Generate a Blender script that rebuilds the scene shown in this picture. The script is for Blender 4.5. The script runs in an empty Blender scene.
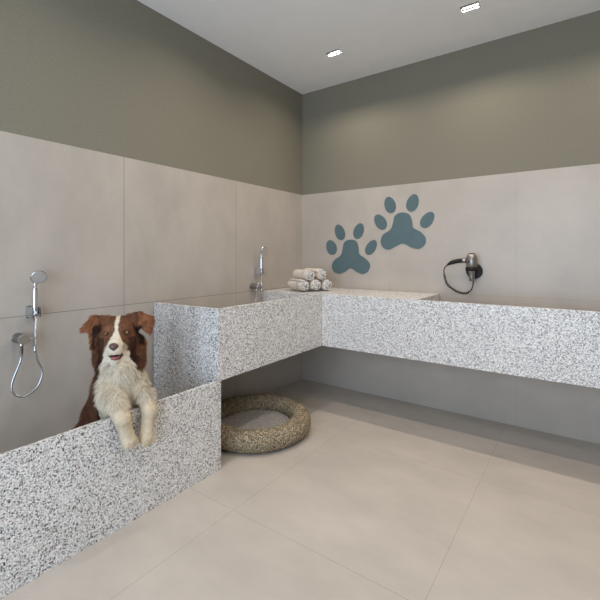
import bpy, bmesh, math, random
import numpy as np
from mathutils import Vector, Matrix

# ------------------------------------------------------------------ camera, light, exposure
sc = bpy.context.scene
COL = sc.collection
cam_d = bpy.data.cameras.new('camera'); cam = bpy.data.objects.new('camera', cam_d); COL.objects.link(cam)
cam_d.sensor_width = 36; cam_d.lens = 24.0; cam_d.shift_y = -0.075; cam_d.clip_start = 0.02
cam.location = (2.23998, -3.19658, 1.21)
cam.rotation_euler = (math.radians(90), 0, math.radians(35.35))
sc.camera = cam

W_ = bpy.data.worlds.new('sky'); sc.world = W_; W_.use_nodes = True
bg = W_.node_tree.nodes['Background']; bg.inputs[0].default_value = (0.62, 0.78, 1.0, 1); bg.inputs[1].default_value = 0.6

def area_light(name, loc, rot, sx, sy, power, color, spread=180, parent=None):
    l = bpy.data.lights.new(name, 'AREA'); l.shape = 'RECTANGLE'; l.size = sx; l.size_y = sy
    l.energy = power; l.color = color; l.spread = math.radians(spread)
    o = bpy.data.objects.new(name, l); COL.objects.link(o); o.location = loc; o.rotation_euler = rot
    if parent: o.parent = parent
    return o
# daylight entering through the window behind the camera
area_light('window_daylight', (1.9, -4.66, 1.35), (math.radians(103), 0, 0), 2.4, 2.0, 92, (0.63, 0.79, 1.0), 175)
LED_POWER = (5.9, 5.5, 2.9)      # rows from the back wall towards the window
LED_COLOR = (1.0, 0.885, 0.775)
LED_SPREAD = 150

sc.view_settings.view_transform = 'Standard'; sc.view_settings.look = 'None'
sc.view_settings.gamma = 1.0; sc.view_settings.use_curve_mapping = False
sc.view_settings.exposure = -0.08

# ------------------------------------------------------------------ materials
def s2l(c):
    return tuple(((v/255)/12.92 if v/255 <= 0.04045 else ((v/255+0.055)/1.055)**2.4) for v in c) + (1,)

class NT:
    def __init__(s, name, rough=0.5, metal=0.0, spec=0.5):
        s.m = bpy.data.materials.new(name); s.m.use_nodes = True
        s.t = s.m.node_tree; s.n = s.t.nodes; s.b = s.n['Principled BSDF']
        s.b.inputs['Roughness'].default_value = rough; s.b.inputs['Metallic'].default_value = metal
        s.b.inputs['Specular IOR Level'].default_value = spec
        s.tc = s.n.new('ShaderNodeTexCoord')
    def link(s, a, b): s.t.links.new(a, b)
    def math(s, op, a, b=None):
        n = s.n.new('ShaderNodeMath'); n.operation = op
        for i, v in enumerate((a, b)):
            if v is None: continue
            if isinstance(v, (int, float)): n.inputs[i].default_value = v
            else: s.link(v, n.inputs[i])
        return n.outputs[0]
    def noise(s, scale, detail=3, rough=0.5, vec=None):
        n = s.n.new('ShaderNodeTexNoise'); n.inputs['Scale'].default_value = scale
        n.inputs['Detail'].default_value = detail; n.inputs['Roughness'].default_value = rough
        s.link(vec or s.tc.outputs['Object'], n.inputs['Vector']); return n.outputs['Fac']
    def voronoi(s, scale, vec=None):
        n = s.n.new('ShaderNodeTexVoronoi'); n.inputs['Scale'].default_value = scale
        s.link(vec or s.tc.outputs['Object'], n.inputs['Vector']); return n
    def ramp(s, fac, stops, mode='LINEAR'):
        n = s.n.new('ShaderNodeValToRGB'); n.color_ramp.interpolation = mode
        e = n.color_ramp.elements
        while len(e) < len(stops): e.new(0.5)
        for i, (p, c) in enumerate(stops):
            e[i].position = p; e[i].color = c if len(c) == 4 else tuple(c)+(1,)
        s.link(fac, n.inputs[0]); return n.outputs[0]
    def mix(s, fac, a, b, mode='MIX'):
        n = s.n.new('ShaderNodeMix'); n.data_type = 'RGBA'; n.blend_type = mode
        for sock, v in ((n.inputs[0], fac), (n.inputs[6], a), (n.inputs[7], b)):
            if isinstance(v, (int, float)): sock.default_value = v
            elif isinstance(v, tuple): sock.default_value = v
            else: s.link(v, sock)
        return n.outputs[2]
    def color(s, c):
        if isinstance(c, tuple): s.b.inputs['Base Color'].default_value = c
        else: s.link(c, s.b.inputs['Base Color'])
    def bump(s, h, strength=0.3, dist=0.002):
        n = s.n.new('ShaderNodeBump'); n.inputs['Strength'].default_value = strength; n.inputs['Distance'].default_value = dist
        s.link(h, n.inputs['Height']); s.link(n.outputs[0], s.b.inputs['Normal'])

def seams(t, terms, width):
    """terms: (axis, start, pitch); 1 on the joints between tiles"""
    sep = t.n.new('ShaderNodeSeparateXYZ'); t.link(t.tc.outputs['Object'], sep.inputs[0])
    out = None
    for ax, c0, pitch in terms:
        d = t.math('PINGPONG', t.math('SUBTRACT', sep.outputs[ax], c0), pitch/2)
        hit = t.math('LESS_THAN', d, width)
        out = hit if out is None else t.math('MAXIMUM', out, hit)
    return out

def tile_mat(name, terms, base, rough, width=0.0012, amount=0.55):
    t = NT(name, rough)
    base_a = s2l(tuple(v*0.965 for v in base)); base_b = s2l(tuple(min(255, v*1.03) for v in base))
    mp = t.n.new('ShaderNodeMapping'); mp.inputs['Rotation'].default_value = (0.5, 0.6, 0.4); mp.inputs['Scale'].default_value = (1, 1.7, 1)
    t.link(t.tc.outputs['Object'], mp.inputs[0])
    c = t.ramp(t.noise(2.6, 7, 0.62, mp.outputs[0]), [(0.35, base_a), (0.65, base_b)])
    sp = t.voronoi(70)
    fleck = t.math('LESS_THAN', sp.outputs['Distance'], 0.12)
    keep = t.math('LESS_THAN', t.noise(23, 1), 0.44)
    c = t.mix(t.math('MULTIPLY', t.math('MULTIPLY', fleck, keep), 0.28), c, s2l((105, 92, 78)))
    c = t.mix(t.math('MULTIPLY', seams(t, terms, width), amount), c, s2l((80, 76, 72)))
    t.color(c); t.bump(t.noise(60, 4), 0.06, 0.002)
    return t.m

TILE = (180, 170, 158)
M = {}
M['tile_left'] = tile_mat('beige_tile_left', [(1, -0.912, 0.944), (2, 0.911, 20)], TILE, 0.42, 0.0015, 0.75)
M['tile_back'] = tile_mat('beige_tile_back', [(0, 0.905, 0.944), (2, 0.911, 20)], TILE, 0.42, 0.0012, 0.25)
M['tile_floor'] = tile_mat('beige_floor_tile', [(0, 0.885, 0.902), (1, -0.882, 0.95)], (190, 180, 168), 0.36, 0.0011, 0.42)

t = NT('sage_green_textured_paint', 0.85, spec=0.25)
c = t.ramp(t.noise(160, 3, 0.6), [(0.35, s2l((120, 115, 100))), (0.68, s2l((136, 130, 114)))])
sp = t.voronoi(110)
c = t.mix(t.math('MULTIPLY', t.math('LESS_THAN', sp.outputs['Distance'], 0.16), 0.3), c, s2l((92, 90, 78)))
t.color(c); t.bump(t.noise(170, 3), 0.35, 0.003); M['green'] = t.m

t = NT('ceiling_paint', 0.9, spec=0.2); t.color(t.ramp(t.noise(8, 2), [(0.3, s2l((236, 233, 228))), (0.7, s2l((239, 236, 231)))])); M['ceiling'] = t.m

def terrazzo(name, k=1.0):
    t = NT(name, 0.38)
    v = t.voronoi(235); sepc = t.n.new('ShaderNodeSeparateColor'); t.link(v.outputs['Color'], sepc.inputs[0])
    g = lambda x: s2l((x*k, x*k*0.985, x*k*0.965))
    c = t.ramp(sepc.outputs[0], [(0.0, g(112)), (0.10, g(160)), (0.25, g(204)), (0.46, g(230)), (0.74, g(243)), (0.93, s2l((214*k, 196*k, 182*k)))], 'CONSTANT')
    v2 = t.voronoi(128); s2 = t.n.new('ShaderNodeSeparateColor'); t.link(v2.outputs['Color'], s2.inputs[0])
    big = t.math('MULTIPLY', t.math('LESS_THAN', s2.outputs[1], 0.23), t.math('LESS_THAN', v2.outputs['Distance'], 0.42))
    c = t.mix(big, c, t.ramp(s2.outputs[2], [(0, g(14)), (0.6, g(40)), (0.84, g(100)), (0.92, s2l((128, 100, 84)))], 'CONSTANT'))
    t.color(c); return t.m
M['terrazzo'] = terrazzo('speckled_white_terrazzo')

def metal(name, col, rough, metallic=1.0):
    t = NT(name, rough, metallic); t.color(s2l(col)); t.bump(t.noise(300, 1), 0.02, 0.0005); M[name] = t.m; return t.m
metal('chrome', (205, 208, 212), 0.14)
metal('satin_steel', (150, 148, 146), 0.34)
metal('dryer_metal', (142, 136, 130), 0.36, 0.8)
metal('spray', (205, 200, 194), 0.5, 0.3)
t = NT('black_plastic', 0.55, spec=0.3); t.color(s2l((30, 27, 26))); M['black'] = t.m
t = NT('dark_rubber', 0.6); t.color(s2l((52, 50, 50))); M['rubber'] = t.m
t = NT('white_powder_coat', 0.5); t.color(s2l((225, 223, 220))); M['white'] = t.m
t = NT('grey_light_housing', 0.6); t.color(s2l((120, 120, 120))); M['housing'] = t.m
t = NT('teal_vinyl', 0.5); t.color(t.ramp(t.noise(5, 2), [(0.3, s2l((80, 100, 103))), (0.7, s2l((86, 106, 109)))])); M['teal'] = t.m
t = NT('white_window_frame', 0.5); t.color(s2l((220, 220, 218))); M['frame'] = t.m

def emis(name, col, st):
    t = NT(name, 0.4); t.b.inputs['Emission Color'].default_value = col; t.b.inputs['Emission Strength'].default_value = st
    t.color((0.9, 0.9, 0.9, 1)); return t.m
M['led'] = emis('lit_led_lens', (1.0, 0.95, 0.88, 1), 3)

t = NT('woven_straw', 0.9, spec=0.15)
v = t.voronoi(210); sepc = t.n.new('ShaderNodeSeparateColor'); t.link(v.outputs['Color'], sepc.inputs[0])
c = t.ramp(sepc.outputs[0], [(0, s2l((66, 55, 42))), (0.2, s2l((128, 112, 88))), (0.5, s2l((168, 151, 122))), (0.8, s2l((208, 193, 164)))], 'CONSTANT')
t.color(t.mix(0.25, c, s2l((140, 127, 103)))); t.bump(v.outputs['Distance'], 0.8, 0.006); M['straw'] = t.m

t = NT('speckled_grey_fleece', 0.95, spec=0.1)
v = t.voronoi(260); sepc = t.n.new('ShaderNodeSeparateColor'); t.link(v.outputs['Color'], sepc.inputs[0])
t.color(t.ramp(sepc.outputs[0], [(0, s2l((142, 134, 128))), (0.35, s2l((186, 178, 170))), (0.75, s2l((208, 200, 192)))], 'CONSTANT'))
t.bump(t.noise(240, 2), 0.6, 0.004); M['fleece'] = t.m

t = NT('cream_terry', 0.97, spec=0.1)
t.b.inputs['Sheen Weight'].default_value = 0.3
t.color(t.ramp(t.noise(120, 3), [(0.35, s2l((205, 190, 170))), (0.65, s2l((225, 212, 194)))]))
t.bump(t.noise(420, 2), 0.7, 0.003); M['terry'] = t.m
t = NT('terry_roll_end', 0.97, spec=0.1)
v = t.voronoi(210); sepc = t.n.new('ShaderNodeSeparateColor'); t.link(v.outputs['Color'], sepc.inputs[0])
t.color(t.ramp(sepc.outputs[0], [(0, s2l((48, 46, 45))), (0.13, s2l((140, 134, 128))), (0.26, s2l((232, 228, 222)))], 'CONSTANT'))
t.bump(v.outputs['Distance'], 0.7, 0.004); M['terry_end'] = t.m

t = NT('dog_coat', 0.8, spec=0.2)
at = t.n.new('ShaderNodeAttribute'); at.attribute_name = 'coat'
t.color(at.outputs['Color']); M['coat'] = t.m
t = NT('dog_nose_leather', 0.35); t.color(s2l((88, 62, 58))); t.bump(t.noise(400, 2), 0.4, 0.001); M['nose'] = t.m
t = NT('dog_tongue', 0.4); t.color(s2l((205, 118, 118))); M['tongue'] = t.m
t = NT('dog_lip', 0.4); t.color(s2l((48, 30, 28))); M['lip'] = t.m
t = NT('dog_iris', 0.12)
t.color(s2l((168, 132, 72))); M['iris'] = t.m
t = NT('dog_pupil', 0.05, spec=0.8); t.color(s2l((14, 11, 10))); M['pupil'] = t.m

# ------------------------------------------------------------------ helpers
def prop(o, label=None, cat=None, group=None, kind=None):
    for k, v in (('label', label), ('category', cat), ('group', group), ('kind', kind)):
        if v: o[k] = v
    return o
def empty(name, loc, label, cat, group=None, rz=0):
    o = bpy.data.objects.new(name, None); COL.objects.link(o); o.location = loc; o.rotation_euler = (0, 0, rz)
    o.empty_display_size = 0.05
    return prop(o, label, cat, group)
def obj(name, bm, mats, parent=None, smooth=False, bevel=0, sub=0):
    me = bpy.data.meshes.new(name)
    if smooth:
        for f in bm.faces: f.smooth = True
    bm.to_mesh(me); bm.free()
    for m in (mats if isinstance(mats, (list, tuple)) else [mats]): me.materials.append(m)
    o = bpy.data.objects.new(name, me); COL.objects.link(o)
    if parent: o.parent = parent
    if bevel:
        b = o.modifiers.new('bevel', 'BEVEL'); b.width = bevel; b.segments = 2; b.limit_method = 'ANGLE'
    if sub:
        s = o.modifiers.new('sub', 'SUBSURF'); s.levels = sub; s.render_levels = sub
    return o
def add_box(bm, x0, x1, y0, y1, z0, z1, mi=0):
    vs = [bm.verts.new((x, y, z)) for x in (x0, x1) for y in (y0, y1) for z in (z0, z1)]
    for q in ((0, 1, 3, 2), (4, 6, 7, 5), (0, 4, 5, 1), (2, 3, 7, 6), (0, 2, 6, 4), (1, 5, 7, 3)):
        f = bm.faces.new([vs[i] for i in q]); f.material_index = mi
def box(*a): bm = bmesh.new(); add_box(bm, *a); return bm
def frame_of(d):
    d = Vector(d).normalized(); up = Vector((0, 0, 1)) if abs(d.z) < 0.95 else Vector((1, 0, 0))
    u = d.cross(up).normalized(); return d, u, u.cross(d).normalized()
def add_rings(bm, centers, radii, u_list, v_list, n=24, caps=True, mi=0):
    rings = []
    for c, r, u, v in zip(centers, radii, u_list, v_list):
        rr = r if isinstance(r, tuple) else (r, r)
        rings.append([bm.verts.new(c + u*math.cos(2*math.pi*k/n)*rr[0] + v*math.sin(2*math.pi*k/n)*rr[1]) for k in range(n)])
    for a, b in zip(rings, rings[1:]):
        for k in range(n):
            f = bm.faces.new((a[k], a[(k+1) % n], b[(k+1) % n], b[k])); f.material_index = mi
    if caps:
        f = bm.faces.new(list(reversed(rings[0]))); f.material_index = mi
        f = bm.faces.new(rings[-1]); f.material_index = mi
def lathe(bm, origin, axis, profile, n=28, caps=True, mi=0):
    """profile: list of (distance along the axis, radius)"""
    d, u, v = frame_of(axis); o = Vector(origin)
    add_rings(bm, [o + d*s for s, r in profile], [max(r, 1e-4) for s, r in profile], [u]*len(profile), [v]*len(profile), n, caps, mi)
def tube(bm, pts, rad, n=12, mi=0):
    pts = [Vector(p) for p in pts]; u = None; U = []; V = []
    for i, p in enumerate(pts):
        d = (pts[min(i+1, len(pts)-1)] - pts[max(i-1, 0)]).normalized()
        if u is None: _, u, v = frame_of(d)
        else:
            u = (u - d*u.dot(d)).normalized(); v = u.cross(d).normalized()
        U.append(u); V.append(v)
    add_rings(bm, pts, [rad(i/(len(pts)-1)) if callable(rad) else rad for i in range(len(pts))], U, V, n, True, mi)
def smooth_path(P, step):
    P = [Vector(p) for p in P]; Q = [P[0]*2-P[1]] + P + [P[-1]*2-P[-2]]; out = []
    for i in range(1, len(Q)-2):
        a, b, c, d = Q[i-1:i+3]; k = max(2, int((c-b).length/step))
        for j in range(k):
            s = j/k
            out.append(0.5*((2*b) + (c-a)*s + (2*a-5*b+4*c-d)*s*s + (3*b-a-3*c+d)*s**3))
    out.append(P[-1]); return out
def prism(outline, plane, lo, hi, bm=None):
    """extrude a closed 2-D outline; plane 'xz' -> thickness along y, 'xy' -> along z"""
    bm = bm or bmesh.new()
    mk = (lambda p, h: (p[0], h, p[1])) if plane == 'xz' else (lambda p, h: (p[0], p[1], h))
    a = [bm.verts.new(mk(p, lo)) for p in outline]; b = [bm.verts.new(mk(p, hi)) for p in outline]
    n = len(outline); bm.faces.new(a); bm.faces.new(list(reversed(b)))
    for k in range(n): bm.faces.new((a[k], b[k], b[(k+1) % n], a[(k+1) % n]))
    bmesh.ops.recalc_face_normals(bm, faces=bm.faces); return bm

# ------------------------------------------------------------------ room shell
RX, RY, RH, SPLIT, T = 3.7, -4.7, 2.776, 1.795, 0.12
def struct(name, bm, mats, **k): return prop(obj(name, bm, mats, **k), kind='structure')
struct('floor', box(-T, RX+T, RY-T, T, -T, 0), M['tile_floor'])
bm = box(-T, 0, RY-T, T, 0, SPLIT, 0); add_box(bm, -T, 0, RY-T, T, SPLIT, RH, 1); struct('wall_left', bm, [M['tile_left'], M['green']])
bm = box(0, RX, 0, T, 0, SPLIT, 0); add_box(bm, 0, RX, 0, T, SPLIT, RH, 1); struct('wall_back', bm, [M['tile_back'], M['green']])
bm = box(RX, RX+T, RY-T, T, 0, SPLIT, 0); add_box(bm, RX, RX+T, RY-T, T, SPLIT, RH, 1); struct('wall_right', bm, [M['tile_left'], M['green']])
bm = bmesh.new()
WX0, WX1, WZ0, WZ1 = 0.65, 3.15, 0.3, 2.4
add_box(bm, 0, WX0, RY-T, RY, 0, SPLIT, 0); add_box(bm, 0, WX0, RY-T, RY, SPLIT, RH, 1)
add_box(bm, WX1, RX, RY-T, RY, 0, SPLIT, 0); add_box(bm, WX1, RX, RY-T, RY, SPLIT, RH, 1)
add_box(bm, WX0, WX1, RY-T, RY, 0, WZ0, 0); add_box(bm, WX0, WX1, RY-T, RY, WZ1, RH, 1)
struct('wall_front', bm, [M['tile_back'], M['green']])
bm = bmesh.new()
for x in (WX0, (WX0+WX1)/2-0.025, WX1-0.05): add_box(bm, x, x+0.05, RY-0.08, RY-0.02, WZ0, WZ1)
for z in (WZ0, WZ1-0.05): add_box(bm, WX0, WX1, RY-0.08, RY-0.02, z, z+0.05)
struct('window_1', bm, M['frame'])

# ceiling with openings for the recessed downlights
LX, LY = (0.661, 1.654, 2.647), (-0.515, -1.508, -2.501)
HX, HY, HD = 0.056, 0.034, 0.015
xs = sorted([-T, RX+T] + [x+s*HX for x in LX for s in (-1, 1)]); ys = sorted([RY-T, T] + [y+s*HY for y in LY for s in (-1, 1)])
bm = bmesh.new()
for i in range(len(xs)-1):
    for j in range(len(ys)-1):
        if i % 2 and j % 2: continue
        add_box(bm, xs[i], xs[i+1], ys[j], ys[j+1], RH, RH+0.12)
bmesh.ops.remove_doubles(bm, verts=bm.verts, dist=1e-5)
struct('ceiling', bm, M['ceiling'])

def downlight(x, y, power, label, group='recessed ceiling downlights'):
    t = empty('recessed_downlight', (x, y, RH), label, 'ceiling light', group)
    bm = bmesh.new(); a, b, h, w = HX-0.0005, HY-0.0005, HD, 0.003
    add_box(bm, -a, a, -b, b, h, h+w)
    add_box(bm, -a, -a+w, -b, b, -0.001, h); add_box(bm, a-w, a, -b, b, -0.001, h)
    add_box(bm, -a+w, a-w, -b, -b+w, -0.001, h); add_box(bm, -a+w, a-w, b-w, b, -0.001, h)
    obj('housing', bm, M['housing'], t)
    for k in range(5):
        bm = bmesh.new(); lathe(bm, ((k-2)*0.0195, 0.018, h), (0, 0, -1), [(0, 0.0085), (0.006, 0.008), (0.0075, 0.005)], 16)
        obj('led_lens', bm, M['led'], t, smooth=True)
        bm = bmesh.new(); lathe(bm, ((k-2)*0.0195, 0.0, h), (0, 0, -1), [(0, 0.0035), (0.003, 0.003)], 10)
        obj('screw', bm, M['rubber'], t)
    area_light('downlight_beam', (0, 0.018, 0.0068), (0, 0, 0), 0.095, 0.007, power, LED_COLOR, LED_SPREAD, t)
for j, y in enumerate(LY):
    for i, x in enumerate(LX):
        pw = LED_POWER[j]
        if j == 0 and i == 0: downlight(x, y, pw, 'small recessed ceiling light nearer the room corner, left of the two in view')
        elif j == 0 and i == 1: downlight(x, y, pw, 'small recessed ceiling light at the top edge, right of the two in view')
        else: downlight(x, y, pw, 'small recessed ceiling light outside the view, ' + ('row along the back wall', 'middle row', 'row nearest the window')[j] + ', ' + ('left wall side', 'middle of the room', 'right wall side')[i])

# ------------------------------------------------------------------ terrazzo tub and counter
PX, PY, ZT, ZB, TH = 0.568, -0.543, 0.907, 0.50, 0.02
CY = -1.630
def prismo(name, bm, parent): return obj(name, bm, M['terrazzo'], parent, bevel=0.0012)
tub = empty('dog_bathing_tub', (0, 0, 0), 'low speckled terrazzo bathing tub with the dog standing inside it', 'bathtub')
Y0 = -3.25
prismo('front_panel', box(PX-TH, PX, Y0, CY-0.0015, 0, 0.503), tub)
prismo('end_panel', box(0.002, PX-TH, Y0, Y0+TH, 0, 0.503), tub)
prismo('tub_floor', prism([(0.002, Y0+TH), (PX-TH, Y0+TH), (PX-TH, CY-0.0015), (0.002, CY-0.0275)], 'xy', 0, 0.10), tub)
bm = bmesh.new(); lathe(bm, (0.27, -1.95, 0.0995), (0, 0, 1), [(0, 0.04), (0.003, 0.04), (0.004, 0.034)], 24)
obj('drain_cover', bm, M['satin_steel'], tub)

ctr = empty('terrazzo_washing_counter', (0, 0, 0), 'long speckled terrazzo counter with sunken basins wrapping the room corner', 'counter')
XE = 3.68
prismo('end_panel', prism([(0.002, CY-0.026), (PX-0.0005, CY), (PX-0.0005, CY+TH), (0.002, CY+TH-0.026)], 'xy', 0.0, ZT), ctr)
prismo('front_panel', box(PX-TH, PX, CY+TH+0.0005, PY, ZB, ZT), ctr)
prismo('front_panel', box(PX+0.0005, XE, PY, PY+TH, ZB, ZT), ctr)
prismo('basin_floor', box(0.002, PX-TH-0.0005, CY+TH+0.0005, -0.613, ZB, ZB+0.03), ctr)
prismo('basin_floor', box(1.3205, XE, PY+TH+0.0005, -0.002, ZB, ZB+0.03), ctr)
o_ = [(0.002, -0.612), (PX-TH-0.0005, -0.612), (PX-TH-0.0005, PY+TH+0.0005), (1.32, PY+TH+0.0005), (1.32, -0.002), (0.002, -0.002)]
prismo('corner_deck', prism(o_, 'xy', ZB, ZT), ctr)

# ------------------------------------------------------------------ paw prints on the back wall
def closed_smooth(P, k=6):
    n = len(P); out = []
    for i in range(n):
        a, b, c, d = (P[(i+j-1) % n] for j in range(4))
        for j in range(k):
            s = j/k
            out.append(tuple(0.5*(2*b[q]+(c[q]-a[q])*s+(2*a[q]-5*b[q]+4*c[q]-d[q])*s*s+(3*b[q]-a[q]-3*c[q]+d[q])*s**3) for q in (0, 1)))
    return out
def paw(pad, toes, label):
    t = empty('paw_print_decal', (pad[1][0], 0, pad[12][1]), label, 'wall decal', 'teal paw prints on the back wall')
    ox, oz = t.location.x, t.location.z; sh = lambda P: [(x-ox, z-oz) for x, z in P]
    obj('pad', prism(sh(closed_smooth(pad)), 'xz', -0.003, 0.0), M['teal'], t)
    for (c, a, b) in toes:
        va = (a[0]-c[0], a[1]-c[1]); la = math.hypot(*va); ua = (va[0]/la, va[1]/la); ub = (-ua[1], ua[0])
        lb = abs((b[0]-c[0])*ub[0] + (b[1]-c[1])*ub[1]) + 0.002
        pts = [(c[0]+ua[0]*la*math.cos(q)+ub[0]*lb*math.sin(q)*(1-0.08*math.cos(q)), c[1]+ua[1]*la*math.cos(q)+ub[1]*lb*math.sin(q)*(1-0.08*math.cos(q))) for q in [2*math.pi*k/40 for k in range(40)]]
        obj('toe', prism(sh(pts), 'xz', -0.003, 0.0), M['teal'], t)
paw([(0.4611, 1.3148), (0.4875, 1.3398), (0.5326, 1.3483), (0.5771, 1.34), (0.6003, 1.3146), (0.6118, 1.2709), (0.621, 1.2171), (0.6822, 1.1761), (0.7202, 1.1275), (0.7046, 1.0702), (0.6552, 1.0423), (0.5957, 1.0573), (0.5326, 1.0893), (0.4731, 1.0563), (0.4124, 1.0378), (0.3555, 1.0578), (0.3355, 1.1136), (0.3655, 1.1657), (0.4295, 1.2088), (0.4514, 1.2768)],
    [((0.3305, 1.2802), (0.3002, 1.3458), (0.3804, 1.2969)), ((0.4198, 1.418), (0.3903, 1.4876), (0.4659, 1.4314)), ((0.6118, 1.4221), (0.6393, 1.4891), (0.5678, 1.4382)), ((0.7313, 1.2758), (0.773, 1.3359), (0.6957, 1.3007))],
    'teal paw print on the beige wall, the lower one right above the towels')
paw([(0.9424, 1.5262), (0.969, 1.554), (1.0155, 1.5628), (1.0613, 1.5504), (1.0869, 1.5202), (1.0986, 1.4758), (1.1064, 1.4316), (1.166, 1.3973), (1.2056, 1.351), (1.2037, 1.2968), (1.1545, 1.2599), (1.0927, 1.27), (1.0215, 1.3036), (0.9568, 1.2812), (0.8947, 1.2543), (0.8398, 1.2766), (0.8205, 1.3289), (0.844, 1.3842), (0.9093, 1.4256), (0.9341, 1.4874)],
    [((0.8184, 1.493), (0.7751, 1.5535), (0.861, 1.5148)), ((0.9051, 1.6327), (0.8821, 1.7017), (0.9506, 1.6451)), ((1.1005, 1.6357), (1.1238, 1.7042), (1.0554, 1.6526)), ((1.2206, 1.4905), (1.265, 1.5475), (1.1868, 1.5204))],
    'teal paw print on the beige wall, the higher and larger one on the right')

# ------------------------------------------------------------------ hand showers
def hand_shower(y, z, label, dm=0.0):
    """origin: on the wall at the bracket"""
    t = empty('hand_shower', (0, y, z), label, 'shower', 'hand showers on the left wall')
    S = 0.055
    # bracket : wall plate with two cheeks
    bm = box(0, 0.012, -0.022, 0.022, -0.030, 0.030)
    add_box(bm, 0.012, S+0.012, -0.022, -0.015, -0.024, 0.024); add_box(bm, 0.012, S+0.012, 0.015, 0.022, -0.024, 0.024)
    add_box(bm, 0.012, S-0.014, -0.015, 0.015, -0.010, 0.012)
    obj('bracket', bm, M['chrome'], t, bevel=0.0015)
    # handset: tapered grip, neck, thin stem below the bracket
    bm = bmesh.new()
    lathe(bm, (S, 0, -0.02), (0, 0, 1), [(0, 0.009), (0.010, 0.0135), (0.014, 0.0135), (0.016, 0.0115), (0.06, 0.0125), (0.11, 0.0125), (0.135, 0.010), (0.150, 0.008)], 24)
    tube(bm, smooth_path([(S, 0, 0.125), (S+0.001, 0.0, 0.145), (S+0.008, 0.004, 0.163), (S+0.014, 0.007, 0.172)], 0.004), 0.0075, 14)
    hs = obj('handset', bm, M['chrome'], t, smooth=True)
    bm = bmesh.new(); lathe(bm, (S, 0, -0.195), (0, 0, 1), [(0, 0.0075), (0.012, 0.0075), (0.014, 0.0062), (0.176, 0.0062)], 18)
    obj('stem', bm, M['chrome'], t, smooth=True)
    hd = Vector((0.90, -0.12, -0.42)).normalized()
    hc = Vector((S+0.012, 0.010, 0.174))
    bm = bmesh.new(); lathe(bm, hc - hd*0.008, hd, [(0, 0.012), (0.003, 0.027), (0.009, 0.035), (0.016, 0.036), (0.018, 0.0335)], 36)
    head = obj('shower_head', bm, M['chrome'], t, smooth=True)
    bm = bmesh.new(); lathe(bm, hc + hd*0.0095, hd, [(0, 0.031), (0.0015, 0.031)], 32)
    _, u, v = frame_of(hd)
    for r, n in ((0.009, 6), (0.018, 12), (0.027, 18)):
        for k in range(n):
            q = 2*math.pi*k/n; lathe(bm, hc + hd*0.0108 + u*r*math.cos(q) + v*r*math.sin(q), hd, [(0, 0.0018), (0.003, 0.0012)], 6, mi=1)
    obj('spray_face', bm, [M['spray'], M['satin_steel']], head)
    # mixer: horizontal body standing out of the wall, face disc, lever, outlet
    my, mz = -0.056, -0.122
    bm = bmesh.new(); lathe(bm, (0, my, mz), (1, 0, 0), [(0, 0.0255), (0.004, 0.0255), (0.005, 0.0235), (0.066, 0.0235), (0.069, 0.022)], 32)
    mx = obj('mixer', bm, M['satin_steel'], t, smooth=True)
    mx.modifiers.new('es', 'EDGE_SPLIT').split_angle = math.radians(35)
    bm = bmesh.new(); lathe(bm, (0.069, my, mz), (1, 0, 0), [(0, 0.0235), (0.016, 0.0235), (0.018, 0.022)], 32)
    kb = obj('knob', bm, M['chrome'], mx, smooth=True); kb.modifiers.new('es', 'EDGE_SPLIT').split_angle = math.radians(35)
    bm = bmesh.new(); lathe(bm, (0.078, my+0.018, mz), (0, 1, 0), [(0, 0.0035), (0.022, 0.003), (0.026, 0.0048), (0.031, 0.0035)], 12)
    obj('lever', bm, M['chrome'], mx, smooth=True)
    bm = bmesh.new(); lathe(bm, (0.050, my, mz-0.015), (0, 0, -1), [(0, 0.010), (0.022, 0.010), (0.024, 0.0085), (0.055, 0.0085), (0.057, 0.0065), (0.070, 0.0065)], 18)
    obj('hose_outlet', bm, M['chrome'], mx, smooth=True)
    pts = [(0.050, my, -0.205), (0.052, -0.064, -0.235), (0.055, -0.092, -0.305), (0.056, -0.099, -0.345), (0.058, -0.088, -0.377), (0.06, -0.058, -0.396),
           (0.06, -0.024, -0.389), (0.058, 0.011, -0.363), (0.056, 0.031, -0.314), (0.055, 0.027, -0.278), (0.055, 0.012, -0.240), (S, 0.002, -0.205), (S, 0, -0.190)]
    P = smooth_path(pts, 0.0022); n = len(P)
    bm = bmesh.new(); tube(bm, P, lambda s: 0.0056 if int(s*n) % 3 else 0.0044, 10)
    obj('hose', bm, M['chrome'], t, smooth=True)
hand_shower(-2.352, 0.931, 'chrome hand shower left of the dog with its hose hanging in a full loop')
hand_shower(-0.672, 1.074, 'chrome hand shower beside the rolled towels with its hose down in the basin')

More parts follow.
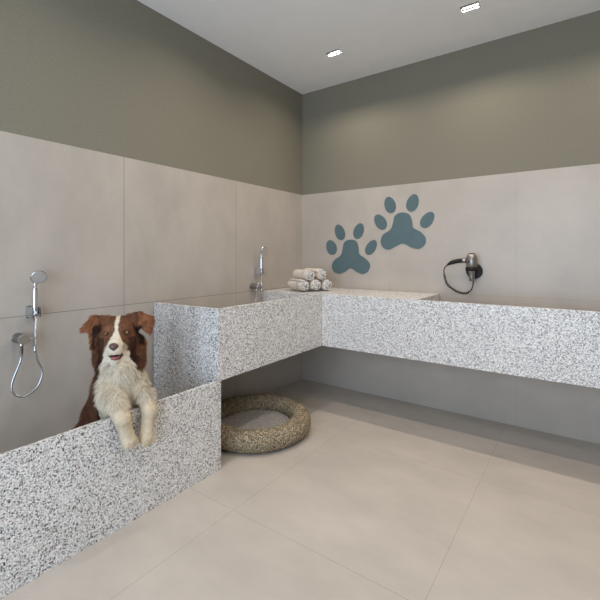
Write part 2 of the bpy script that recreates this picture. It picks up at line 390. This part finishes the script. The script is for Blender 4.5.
# ------------------------------------------------------------------ rolled towels
tax = Vector((0.89, -0.456, 0)).normalized(); trow = Vector((0.456, 0.89, 0)).normalized()
def towel(center, r, length, label, turn):
    """center: middle of the near end on the ground line"""
    t = empty('rolled_towel', (center.x, center.y, center.z - r), label, 'towel', 'rolled towels on the counter corner')
    bm = bmesh.new(); rng = random.Random(int(turn*100)); turns = 3.4; N = 96
    # spiral sheet with thickness
    th = r/(turns+0.6)*0.93
    secs = []
    for j in range(9):
        s = j/8; lift = 0.0
        off = -tax*length*s
        secs.append((off, 1.0 - 0.04*(abs(s-0.5)*2)**4 + rng.uniform(-0.006, 0.006)))
    inner, outer = [], []
    for off, k in secs:
        ri, ro = [], []
        for i in range(N+1):
            q = i/N; ang = turn + q*turns*2*math.pi
            rr = (0.006 + (r-0.006)*q)*k
            squash = 1 - 0.04*math.sin(ang*2+turn)
            d = trow*math.cos(ang) + Vector((0, 0, 1))*math.sin(ang)
            base = Vector((0, 0, r)) + off
            depth = tax*(0.010*(1-q) + 0.002*math.sin(ang*3))*(1 if off.length < 0.01 else 0)
            ro.append(bm.verts.new(base + d*rr*squash + depth)); ri.append(bm.verts.new(base + d*max(rr-th, 0.001)*squash + depth))
        inner.append(ri); outer.append(ro)
    for j in range(len(secs)-1):
        for i in range(N):
            bm.faces.new((outer[j][i], outer[j][i+1], outer[j+1][i+1], outer[j+1][i]))
            bm.faces.new((inner[j][i], inner[j+1][i], inner[j+1][i+1], inner[j][i+1]))
        for i in (0, N): bm.faces.new((inner[j][i], outer[j][i], outer[j+1][i], inner[j+1][i]))
    for j in (0, len(secs)-1):
        for i in range(N):
            f = bm.faces.new((inner[j][i], inner[j][i+1], outer[j][i+1], outer[j][i])); f.material_index = 1
    bmesh.ops.recalc_face_normals(bm, faces=bm.faces)
    o = obj('towel_roll', bm, [M['terry'], M['terry_end']], t, smooth=True)
    # woven border band near the end
    bm = bmesh.new(); d, u, v = frame_of(tax)
    cs = [Vector((0, 0, r)) - tax*q for q in (0.055, 0.057, 0.066, 0.068)]
    add_rings(bm, cs, [r*0.985, r*1.018, r*1.018, r*0.985], [u]*4, [v]*4, 40, False)
    obj('border_band', bm, M['terry'], t, smooth=True)
c0 = Vector((0.441, -0.427, ZT)); R_ = 0.0505; SP = 0.1125
lab = {(0, -1): 'rolled cream towel at the left end of the bottom row, nearest the shower', (0, 0): 'rolled cream towel in the middle of the bottom row',
       (0, 1): 'rolled cream towel at the right end of the bottom row', (1, 0): 'rolled cream towel resting on top of the pile, on the left', (1, 1): 'rolled cream towel resting on top of the pile, on the right'}
for i in (-1, 0, 1): towel(c0 + trow*SP*i + Vector((0, 0, R_+0.0025)) + tax*(0.0 if i else 0.006), R_, 0.25, lab[(0, i)], 1.3+i*1.7)
H2 = math.sqrt(max((2*R_+0.002)**2 - (SP/2)**2, 0))
for i in (0, 1): towel(c0 + trow*SP*(i-0.5) + Vector((0, 0, R_+0.0025+H2)) - tax*0.004, R_, 0.25, lab[(1, i)], 4.1+i*2.3)

# ------------------------------------------------------------------ hair dryer in its wall holder
HDX, HDZ = 1.572, 1.115; DY = -0.085
hold = empty('dryer_holder', (HDX, 0, HDZ), 'black round wall holder clasping the hair dryer', 'holder')
bm = bmesh.new(); lathe(bm, (0.002, 0, -0.025), (0, -1, 0), [(0, 0.058), (0.012, 0.058), (0.018, 0.053), (0.020, 0.03)], 40)
add_box(bm, -0.012, 0.012, -0.050, -0.015, -0.018, 0.010)
obj('wall_disc', bm, M['black'], hold, bevel=0.001)
bm = bmesh.new()
for s, (r1, r2) in enumerate(((0.0385, 0.043),)):
    n = 40; za, zb = -0.020, 0.006
    for k in range(n):
        q0, q1 = 2*math.pi*k/n, 2*math.pi*(k+1)/n
        def P(r, q, z): return bm.verts.new((r*math.cos(q), DY + r*math.sin(q), z))
        a = [P(r1, q0, za), P(r2, q0, za), P(r2, q0, zb), P(r1, q0, zb)]; b = [P(r1, q1, za), P(r2, q1, za), P(r2, q1, zb), P(r1, q1, zb)]
        for m in range(4): bm.faces.new((a[m], a[(m+1) % 4], b[(m+1) % 4], b[m]))
bmesh.ops.remove_doubles(bm, verts=bm.verts, dist=1e-5); bmesh.ops.recalc_face_normals(bm, faces=bm.faces)
obj('clasp_ring', bm, M['black'], hold, smooth=True)

dr = empty('hair_dryer', (HDX, DY, 1.02), 'silver and black hair dryer hanging nozzle down on the wall', 'hair dryer')
bm = bmesh.new(); lathe(bm, (0, 0, 0.092), (0, 0, 1), [(0, 0.031), (0.012, 0.036), (0.035, 0.0405), (0.065, 0.0405), (0.085, 0.036), (0.098, 0.028), (0.104, 0.023), (0.106, 0.018)], 40)
obj('barrel', bm, M['dryer_metal'], dr, smooth=True)
bm = bmesh.new(); lathe(bm, (0, 0, 0.197), (0, 0, 1), [(0, 0.0185), (0.006, 0.018), (0.007, 0.014)], 28)
obj('air_intake', bm, M['rubber'], dr)
bm = bmesh.new(); lathe(bm, (0, 0, 0.0), (0, 0, 1), [(0, 0.0165), (0.002, 0.018), (0.03, 0.019), (0.07, 0.022), (0.086, 0.028), (0.088, 0.028)], 32)
obj('nozzle', bm, M['dryer_metal'], dr, smooth=True)
bm = bmesh.new(); lathe(bm, (0, 0, 0.086), (0, 0, 1), [(0, 0.0335), (0.001, 0.037), (0.011, 0.0375), (0.013, 0.035)], 36)
obj('collar', bm, M['black'], dr, smooth=True)
bm = bmesh.new(); b_ = Vector((-0.3, -0.95, 0)).normalized()
lathe(bm, Vector((0, 0, 0.140)) + b_*0.037, b_, [(0, 0.007), (0.005, 0.007)], 12); obj('switch', bm, M['black'], dr)
hp = smooth_path([(-0.030, -0.004, 0.146), (-0.055, -0.008, 0.148), (-0.09, -0.012, 0.146), (-0.13, -0.016, 0.136), (-0.152, -0.018, 0.126), (-0.170, -0.018, 0.113)], 0.004)
bm = bmesh.new(); tube(bm, hp, lambda s: 0.016 if s < 0.30 else (0.0165 - 0.003*(s-0.3) if s < 0.7 else 0.0164-0.034*(s-0.7)), 20)
h = obj('handle', bm, M['black'], dr, smooth=True)
bm = bmesh.new(); tube(bm, hp[3:9], 0.0172, 20); obj('handle_band', bm, M['dryer_metal'], h, smooth=True)
cp = [(-0.170, -0.018, 0.113), (-0.188, -0.016, 0.094), (-0.195, -0.012, 0.07), (-0.192, -0.008, 0.035), (-0.178, -0.004, -0.022), (-0.148, 0.0, -0.056), (-0.10, 0.008, -0.086),
      (-0.052, 0.02, -0.094), (-0.022, 0.035, -0.080), (-0.006, 0.055, -0.045), (-0.002, 0.07, 0.02), (0.0, 0.075, 0.05)]
P = smooth_path(cp, 0.0012); n = len(P)
Q = []
for i, p in enumerate(P):
    s = i/n; amp = 0.0068*min(1, max(0, (s-0.14)/0.04), max(0, (0.72-s)/0.04))
    d, u, v = frame_of(P[min(i+1, n-1)]-P[max(i-1, 0)]); a = i*0.45
    Q.append(p + u*math.cos(a)*amp + v*math.sin(a)*amp)
bm = bmesh.new(); tube(bm, Q, 0.0038, 8); obj('coiled_cord', bm, M['black'], dr, smooth=True)

# ------------------------------------------------------------------ pet bed
BX, BY, BR, Br = 0.395, -1.12, 0.31, 0.070
bed = empty('round_pet_bed', (BX, BY, 0), 'round woven straw pet bed on the floor under the counter', 'pet bed')
bm = bmesh.new(); NA, NB = 420, 60; g = []
for i in range(NA):
    a = 2*math.pi*i/NA; row = []
    for j in range(NB):
        b = 2*math.pi*j/NB
        w = math.sin(a*70 + b*2.0)*math.cos(b*10 + math.pi*0.5*math.floor((a*70+b*2.0)/math.pi))
        wob = 0.003*math.sin(a*3+1) + 0.002*math.sin(a*7)
        r = Br*(0.955) + 0.0032*w + wob*(math.sin(b) > -0.6)
        z = Br + r*math.sin(b)
        z = max(z, 0.002)
        d = BR + r*math.cos(b)
        row.append(bm.verts.new((d*math.cos(a), d*math.sin(a), z)))
    g.append(row)
for i in range(NA):
    for j in range(NB):
        bm.faces.new((g[i][j], g[(i+1) % NA][j], g[(i+1) % NA][(j+1) % NB], g[i][(j+1) % NB]))
obj('woven_rim', bm, M['straw'], bed, smooth=True)
bm = bmesh.new(); lathe(bm, (0, 0, 0.003), (0, 0, 1), [(0, 0.262), (0.022, 0.268), (0.038, 0.262), (0.046, 0.24), (0.050, 0.19), (0.052, 0.1), (0.053, 0.02)], 64)
obj('cushion', bm, M['fleece'], bed, smooth=True)
#DOG
# ------------------------------------------------------------------ dog standing in the tub, forepaws over the front panel
DB = np.array([0.30, -2.20, 0.101])
HC = np.array([0.4175, -2.1335, 0.832])
cd = np.array([0.864, -0.503]); sd = np.array([0.503, 0.864])
g2 = cd - 0.13*sd; g2 /= np.linalg.norm(g2)
HG = np.array([g2[0], g2[1], 0.0]); HA = np.array([-g2[1], g2[0], 0.0]); HB = np.array([0, 0, 1.0])
pt = math.radians(4); HG, HB = HG*math.cos(pt)+HB*math.sin(pt), HB*math.cos(pt)-HG*math.sin(pt)
H = lambda a, b, c: HC + HA*a + HB*b + HG*c          # head frame: right, up, forward
V3 = lambda *p: np.array(p, float)

def sd_cone(P, a, b, ra, rb):
    ab = b-a; h = np.clip(((P-a)@ab)/(ab@ab), 0, 1)
    return np.linalg.norm(P-a-h[..., None]*ab, axis=-1) - (ra+(rb-ra)*h)
def sd_ell(P, c, R, r):
    q = (P-c)@R.T; k0 = np.linalg.norm(q/r, axis=-1); k1 = np.linalg.norm(q/(r*r), axis=-1)
    return k0*(k0-1)/np.maximum(k1, 1e-9)
def sd_tri(P, a, b, c, r):
    ba, pa, cb, pb, ac, pc = b-a, P-a, c-b, P-b, a-c, P-c
    n = np.cross(ba, ac); d = lambda x, y: (x*y).sum(-1)
    ins = (np.sign(d(np.cross(ba, n), pa))+np.sign(d(np.cross(cb, n), pb))+np.sign(d(np.cross(ac, n), pc))) < 2
    e = lambda e_, p_: d(e_*np.clip(d(e_, p_)/d(e_, e_), 0, 1)[..., None]-p_, e_*np.clip(d(e_, p_)/d(e_, e_), 0, 1)[..., None]-p_)
    m = np.minimum(np.minimum(e(ba, pa), e(cb, pb)), e(ac, pc))
    return np.sqrt(np.where(ins, m, d(n, pa)**2/d(n, n))) - r
def smin(a, b, k):
    h = np.clip(0.5+0.5*(b-a)/k, 0, 1); return b*(1-h)+a*h-k*h*(1-h)
HR = np.stack([HA, HB, HG])

# (kind, args..., blend)
PR = [
 ('c', V3(.430,-2.132,.655), V3(.428,-2.135,.50), .088, .100, .03),       # chest
 ('c', V3(.445,-2.175,.60), V3(.455,-2.19,.545), .062, .058, .03),        # left shoulder
 ('c', V3(.440,-2.085,.60), V3(.455,-2.08,.545), .062, .055, .03),        # right shoulder
 ('c', V3(.400,-2.145,.80), V3(.425,-2.133,.66), .070, .088, .04),        # neck
 ('c', V3(.395,-2.14,.56), V3(.275,-2.125,.40), .096, .088, .05),          # trunk
 ('c', V3(.275,-2.125,.40), V3(.225,-2.135,.325), .088, .084, .05),         # hips
 ('c', V3(.24,-2.20,.32), V3(.31,-2.215,.235), .060, .038, .03), ('c', V3(.31,-2.215,.235), V3(.215,-2.235,.175), .034, .021, .015), ('c', V3(.215,-2.235,.175), V3(.255,-2.23,.122), .021, .019, .012), ('c', V3(.255,-2.23,.119), V3(.30,-2.235,.117), .019, .016, .01),
 ('c', V3(.27,-2.08,.32), V3(.34,-2.06,.235), .060, .038, .03), ('c', V3(.34,-2.06,.235), V3(.255,-2.07,.175), .034, .021, .015), ('c', V3(.255,-2.07,.175), V3(.295,-2.065,.122), .021, .019, .012), ('c', V3(.295,-2.065,.119), V3(.34,-2.065,.117), .019, .016, .01),
 ('c', V3(.16,-2.13,.32), V3(.115,-2.16,.24), .030, .030, .03), ('c', V3(.115,-2.16,.24), V3(.12,-2.22,.17), .030, .012, .02),  # tail
 # forelegs, over the edge and down
 ('c', V3(.465,-2.215,.585), V3(.555,-2.232,.552), .050, .040, .03), ('c', V3(.555,-2.232,.552), V3(.606,-2.226,.500), .039, .034, .012), ('c', V3(.606,-2.226,.500), V3(.607,-2.207,.425), .033, .0285, .012), ('c', V3(.607,-2.207,.425), V3(.614,-2.199,.395), .0285, .0325, .01),
 ('c', V3(.465,-2.075,.585), V3(.555,-2.085,.550), .050, .038, .03), ('c', V3(.555,-2.085,.550), V3(.605,-2.095,.492), .038, .033, .012), ('c', V3(.605,-2.095,.492), V3(.607,-2.108,.410), .032, .0275, .012), ('c', V3(.607,-2.108,.410), V3(.613,-2.115,.377), .0275, .0315, .01),
]
for (x, y, z, s) in ((.631, -2.198, .371, 1), (.630, -2.116, .351, 1)):      # toes
    for k in (-1.5, -0.5, 0.5, 1.5): PR.append(('c', V3(x-.002, y+k*.0140, z+.024), V3(x-.001+.002*(abs(k) < 1), y+k*.0155, z+.004*abs(k)+.004), .0105, .0098, .0025))
PR += [
 ('e', H(0, .022, -.005), V3(.078, .062, .080), .02),                       # skull
 ('e', H(0, .010, .045), V3(.060, .050, .043), .02),                        # forehead
 ('e', H(-.050, -.030, .010), V3(.040, .048, .050), .025), ('e', H(.050, -.030, .010), V3(.040, .048, .050), .025),   # cheeks
 ('c', H(0, -.022, .060), H(0, -.052, .126), .039, .0305, .022),            # muzzle
 ('c', H(-.014, -.066, .120), H(.014, -.066, .120), .0175, .0175, .01),     # upper lips
 ('c', H(0, -.090, .045), H(0, -.113, .098), .027, .0165, .010),            # lower jaw
 ('c', H(-.075, -.05, -.03), H(-.082, -.115, -.03), .034, .026, .035), ('c', H(.078, -.05, -.03), H(.085, -.125, -.025), .036, .028, .035),  # ruff
 # ears: upright base, folded tip
 ('t', H(-.030, .070, -.005), H(-.078, .030, -.005), H(-.108, .083, .000), .0085, .014),
 ('t', H(-.045, .080, .000), H(-.112, .080, .002), H(-.086, .045, .018), .0075, .010),
 ('t', H(-.112, .080, .002), H(-.150, .034, .014), H(-.086, .040, .022), .0070, .010),
 ('t', H(-.120, .060, .010), H(-.105, -.035, .020), H(-.080, .030, .020), .0075, .010),
 ('t', H(.030, .066, -.005), H(.078, .030, -.005), H(.092, .088, .000), .0085, .014),
 ('t', H(.040, .084, .000), H(.090, .094, .002), H(.080, .050, .018), .0075, .010),
 ('t', H(.090, .094, .002), H(.152, .068, .012), H(.085, .040, .022), .0070, .010),
 ('t', H(.152, .068, .012), H(.138, .010, .018), H(.095, .045, .022), .0070, .010),
]
def field(P, keep=None):
    D = None
    for p in PR:
        if p[0] == 'c': d = sd_cone(P, p[1], p[2], p[3], p[4]); k = p[5]
        elif p[0] == 'e': d = sd_ell(P, p[1], HR, p[2]); k = p[3]
        else: d = sd_tri(P, p[1], p[2], p[3], p[4]); k = p[5]
        D = d if D is None else smin(D, d, k)
    # open mouth
    m = sd_ell(P, H(0, -.0900, .118), HR, V3(.033, .0105, .048))
    h = np.clip(0.5-0.5*(D+m)/0.005, 0, 1); D = D*(1-h)+(-m)*h+0.005*h*(1-h)
    # eye sockets
    for s in (-1, 1):
        m = sd_ell(P, H(s*.0425, .0115, .088), HR, V3(.015, .010, .016))
        h = np.clip(0.5-0.5*(D+m)/0.006, 0, 1); D = D*(1-h)+(-m)*h+0.006*h*(1-h)
    return D
def surface(lo, hi, st):
    ax = [np.arange(lo[i], hi[i]+st, st) for i in range(3)]; n = [len(a) for a in ax]
    G = np.empty(n)
    for i in range(0, n[0], 12):
        X, Y, Z = np.meshgrid(ax[0][i:i+12], ax[1], ax[2], indexing='ij'); G[i:i+12] = field(np.stack([X, Y, Z], -1))
    c = [slice(0, -1), slice(1, None)]; cnt = np.zeros([k-1 for k in n]); pos = np.zeros([k-1 for k in n]+[3])
    off = [(a, b, d) for a in (0, 1) for b in (0, 1) for d in (0, 1)]
    for o1 in off:
        for axn in range(3):
            if o1[axn]: continue
            o2 = list(o1); o2[axn] = 1
            v1 = G[c[o1[0]], c[o1[1]], c[o1[2]]]; v2 = G[c[o2[0]], c[o2[1]], c[o2[2]]]
            m = (v1 < 0) != (v2 < 0); t_ = np.where(m, v1/np.where(m, v1-v2, 1), 0)
            cnt += m
            for q in range(3): pos[..., q] += m*(o1[q] + (t_ if q == axn else 0))
    act = cnt > 0; idx = -np.ones(cnt.shape, int); idx[act] = np.arange(act.sum())
    I = np.argwhere(act); Vx = (pos[act]/cnt[act][:, None] + I)*st + np.array([a[0] for a in ax])
    F = []
    for axn in range(3):
        b, d = [(1, 2), (2, 0), (0, 1)][axn]
        s1 = [slice(1, -1)]*3; s1[axn] = slice(0, -1); s2 = [slice(1, -1)]*3; s2[axn] = slice(1, None)
        A = G[tuple(s1)] < 0; B = G[tuple(s2)] < 0
        for m, flip in ((A & ~B, False), (~A & B, True)):
            e = np.argwhere(m); e[:, b] += 1; e[:, d] += 1
            def sh(db, dd):
                q = e.copy(); q[:, b] += db; q[:, d] += dd; return idx[q[:, 0], q[:, 1], q[:, 2]]
            Q = [sh(-1, -1), sh(0, -1), sh(0, 0), sh(-1, 0)]
            if flip: Q = Q[::-1]
            F.append(np.stack(Q, 1))
    return Vx, np.concatenate(F)
DV, DF = surface((.04, -2.48, .085), (.68, -1.95, .98), 0.0048)
def normals(P, e=0.002):
    N = np.stack([field(P+np.eye(3)[i]*e)-field(P-np.eye(3)[i]*e) for i in range(3)], -1)
    return N/np.maximum(np.linalg.norm(N, axis=1, keepdims=True), 1e-9)
DN = normals(DV)
def wob(P, s, ph=0):
    return np.sin(P[:, 0]*s*1.1+ph+1.7*np.sin(P[:, 1]*s*.8+ph))*np.sin(P[:, 1]*s+2*ph+1.3*np.sin(P[:, 2]*s*.7))*np.sin(P[:, 2]*s*.9+3*ph)
def lin(c): return np.array(s2l(c)[:3])
def coat(P, rng):
    """coat colour patches: chocolate head, back and flanks; white blaze, muzzle, chest and forelegs"""
    L = (P-HC)@HR.T; a, b, c = L[:, 0], L[:, 1], L[:, 2]
    n = len(P); j = wob(P, 90, .4)
    head = (b > -.135)
    blaze = (np.abs(a-.001) < .0072+.002*j+np.clip(.020-b, 0, .06)*.45) & (c > .0) & (b > -.02)
    muz = (c > .055) & (np.abs(a) < .021+.55*np.clip(-b-.008, 0, .05)) & (b < -.002)
    chin = (b < -.060) & (c > .010) & (np.abs(a+.004) < .048+.004*j) | (b < -.078) & (np.abs(a) < .056+.30*np.clip(-b-.10, 0, .1)+.005*j) & (c > -.05)
    ruff_low = np.where(a > 0, -.150, -.146) + .012*j + .012*wob(P, 50)
    brown = (b > ruff_low) & ~(blaze | muz | chin)
    low = b <= ruff_low
    flank = low & ((P[:, 0]*.80+P[:, 1]*.60 < -.99+.012*j) | (P[:, 0] < .355))
    flank |= low & (P[:, 2] < .5) & (P[:, 0] < .52) & (P[:, 0] < .40)
    flank &= ~((P[:, 0] > .50))
    brown |= flank
    hind = (P[:, 2] < .19); brown &= ~hind
    base = np.where(brown[:, None], lin((104, 68, 48)), lin((214, 201, 179)))
    # natural variation of the coat: darker ruff, golden tips; painted shade under ear folds
    w1 = wob(P, 55, 1.1)[:, None]; w2 = wob(P, 170, 2.2)[:, None]
    dark = brown & ((np.abs(a) > .052) & (b < -.01) & (c > -.04) & (np.abs(a) < .078))
    base = np.where(dark[:, None], lin((62, 39, 29)), base)
    inner = brown & (np.abs(a) > .070) & (np.abs(a) < .104) & (b > -.04) & (b < .048+.01*j) & (c < .03)  # shade inside the folded ears, darkened in the coat colour
    base = np.where(inner[:, None], lin((58, 37, 28)), base)
    tan = brown & ~inner & ((np.abs(L-np.array([-.040, .034, .07])).max(1) < .012) | (np.abs(L-np.array([.040, .034, .07])).max(1) < .010))
    base = np.where(tan[:, None], lin((118, 79, 55)), base)
    base = np.where((brown & ~inner & (np.abs(a) > .085) & (b > -.06))[:, None], lin((136, 88, 58)), base)
    lip = ((a/.042)**2+((b+.091)/.0150)**2+((c-.105)/.060)**2) < 1
    base = np.where(lip[:, None], lin((58, 40, 36)), base)
    leg = (P[:, 0] > .545) & (P[:, 2] < .54)
    base = np.where(leg[:, None], lin((208, 191, 163)), base)
    v = 1 + np.where(brown[:, None], .28, .10)*w1 + np.where(brown[:, None], .24, .14)*w2
    if rng is not None: v = v*(1 + np.where(brown, .38, .20)*rng.uniform(-1, 1, n))[:, None]
    return np.clip(base*v, 0.003, .95), brown
def np_mesh(name, V, F, colr, mat, parent, smooth=True):
    me = bpy.data.meshes.new(name); F = np.asarray(F)
    me.vertices.add(len(V)); me.vertices.foreach_set('co', (V-DB).astype(np.float32).ravel())
    k = F.shape[1]; me.loops.add(F.size); me.loops.foreach_set('vertex_index', F.astype(np.int32).ravel())
    me.polygons.add(len(F)); me.polygons.foreach_set('loop_start', np.arange(0, F.size, k, dtype=np.int32)); me.polygons.foreach_set('loop_total', np.full(len(F), k, np.int32))
    me.update(calc_edges=True)
    if smooth: me.polygons.foreach_set('use_smooth', np.ones(len(F), bool))
    at = me.color_attributes.new('coat', 'FLOAT_COLOR', 'POINT')
    at.data.foreach_set('color', np.concatenate([colr, np.ones((len(V), 1))], 1).astype(np.float32).ravel())
    me.materials.append(mat); me.validate()
    o = bpy.data.objects.new(name, me); COL.objects.link(o); o.parent = parent; return o

dog = empty('dog', tuple(DB), 'brown and white long-haired dog standing in the tub with its forepaws over the edge', 'dog')
cv, _ = coat(DV, None)
np_mesh('body', DV, DF, cv, M['coat'], dog)

# coat hair: short tapered locks growing from the skin
rng = np.random.default_rng(7)
fa = DV[DF[:, 0]]; fb = DV[DF[:, 1]]; fc = DV[DF[:, 2]]
ar = np.linalg.norm(np.cross(fb-fa, fc-fa), axis=1)
cen = DV[DF].mean(1); Lc = (cen-HC)@HR.T
wgt = ar*np.where(Lc[:, 1] > -.14, 2.6, 1.0)*np.where(cen[:, 2] < .36, np.where(cen[:, 0] < .5, .25, 1), 1)
NH = 46000
pick = rng.choice(len(DF), NH, p=wgt/wgt.sum())
u = rng.random(NH)[:, None]; w = rng.random(NH)[:, None]
q = DV[DF[pick]]; R0 = (q[:, 0]*(1-u)+q[:, 1]*u)*(1-w)+(q[:, 3]*(1-u)+q[:, 2]*u)*w
N0 = normals(R0); L0 = (R0-HC)@HR.T; a0, b0, c0_ = L0.T
face = (c0_ > .035) & (b0 > -.115); muzz = (c0_ > .075) & (b0 > -.13)
ear = (np.abs(a0) > .075) & (b0 > -.03); rf = (b0 <= .01) & (b0 > -.20) & (c0_ < .045) & ~ear
leg = (R0[:, 0] > .55) & (R0[:, 2] < .55); hindl = (R0[:, 2] < .25) & (R0[:, 0] < .5)
ln = np.full(NH, .030)
ln[rf] = .030; ln[(b0 > .01) & ~ear] = .010; ln[face] = .0075; ln[muzz] = .0042; ln[ear] = .021; ln[leg] = .0095; ln[hindl] = .010
ln *= rng.uniform(.65, 1.25, NH)
flow = np.tile(V3(0, 0, -1.0), (NH, 1))
fl = -HG*0.7 + HB*0.25; flow[face] = (fl + HA*np.sign(a0[face])[:, None]*.5)
top = (b0 > .01) & ~face & ~ear; flow[top] = -HG + HA*np.sign(a0[top])[:, None]*.4
flow[ear] = HB*-1.0 + HA*(np.sign(a0[ear])*.45)[:, None]
flow[rf] = -HB + HA*(np.sign(a0[rf])*.35)[:, None]
body = ~(face | top | ear | rf | leg | hindl)
flow[body] += np.stack([.5*wob(R0[body], 38, .3), .7*wob(R0[body], 32, 1.9), np.zeros(body.sum())], 1)
flow += rng.normal(0, .22, (NH, 3))
flow -= N0*(flow*N0).sum(1, keepdims=True); flow /= np.maximum(np.linalg.norm(flow, axis=1, keepdims=True), 1e-6)
lift = np.where(muzz | leg | face, .35, .50)[:, None]*rng.uniform(.5, 1.3, (NH, 1))
D0 = flow + N0*lift; D0 /= np.linalg.norm(D0, axis=1, keepdims=True)
side = np.cross(D0, N0); side /= np.maximum(np.linalg.norm(side, axis=1, keepdims=True), 1e-6)
wd = np.clip(ln*.085, .0006, .0017)[:, None]; l_ = ln[:, None]
p0 = R0 - N0*.001; p1 = p0 + D0*l_*.5; p2 = p1 + (D0*.8 + flow*.35)*l_*.5
ok = np.ones(NH, bool)
for s in (-1, 1): ok &= np.linalg.norm(R0-H(s*.0425, .0115, .078), axis=1) > .0125
ok &= np.linalg.norm(R0-H(0, -.036, .156), axis=1) > .019
ok &= ~((np.abs(a0) < .028) & (b0 > -.104) & (b0 < -.077) & (c0_ > .07))
def clear(P):   # keep every lock on its own side of the stone panel
    return ~((P[:, 0] > .545) & (P[:, 0] < .5695) & (P[:, 2] < .505))
ok &= clear(p1) & clear(p2) & clear(p0)
V_ = np.stack([p0-side*wd, p0+side*wd, p1-side*wd*.8, p1+side*wd*.8, p2-side*wd*.12, p2+side*wd*.12], 1)[ok]
n = len(V_); cf, br = coat(R0[ok], rng)
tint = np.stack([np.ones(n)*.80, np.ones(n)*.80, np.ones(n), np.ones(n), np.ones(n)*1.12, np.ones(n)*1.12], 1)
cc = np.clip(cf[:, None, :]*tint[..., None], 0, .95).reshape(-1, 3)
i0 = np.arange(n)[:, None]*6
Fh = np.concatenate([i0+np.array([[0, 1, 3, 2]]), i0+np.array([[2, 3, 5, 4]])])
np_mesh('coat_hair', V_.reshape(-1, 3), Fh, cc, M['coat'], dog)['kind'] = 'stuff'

def ball(name, c, r, mat, parent, axes=None, seg=24, mod=None):
    bm = bmesh.new(); bmesh.ops.create_uvsphere(bm, u_segments=seg, v_segments=seg//2, radius=1)
    A = axes if axes is not None else HR
    for v in bm.verts:
        p = np.array(v.co)
        if mod: p = mod(p)
        v.co = Vector(tuple(c - DB + A[0]*p[0]*r[0] + A[1]*p[1]*r[1] + A[2]*p[2]*r[2]))
    return obj(name, bm, mat, parent, smooth=True)
for s in (-1, 1):
    ec = H(s*.0425, .0115, .0735)
    ball('eye', ec + HG*-.003, (.0138, .0105, .0122), M['lip'], dog)
    e = ball('iris', ec + HG*.0015 + HA*s*.0006, (.0082, .0074, .0090), M['iris'], dog)
    ball('pupil', ec + HG*.0075, (.0042, .0044, .0036), M['pupil'], e)
def nose_mod(p): return p*np.array([1.0 if p[1] > 0 else 1.0+p[1]*.45, 1.0, 1.0])
ns = ball('nose', H(0, -.040, .1525), (.0205, .0175, .0120), M['nose'], dog, mod=nose_mod)
for s in (-1, 1): ball('nostril', H(s*.0090, -.043, .1610), (.0038, .0032, .0030), M['lip'], ns)
ball('mouth_lining', H(0, -.090, .078), (.0280, .0125, .0370), M['lip'], dog)
ball('tongue', H(0.002, -.0935, .102), (.0185, .0062, .0310), M['tongue'], dog, mod=lambda p: p + np.array([0, -.5*p[2]**2*(p[2] > 0), 0]))
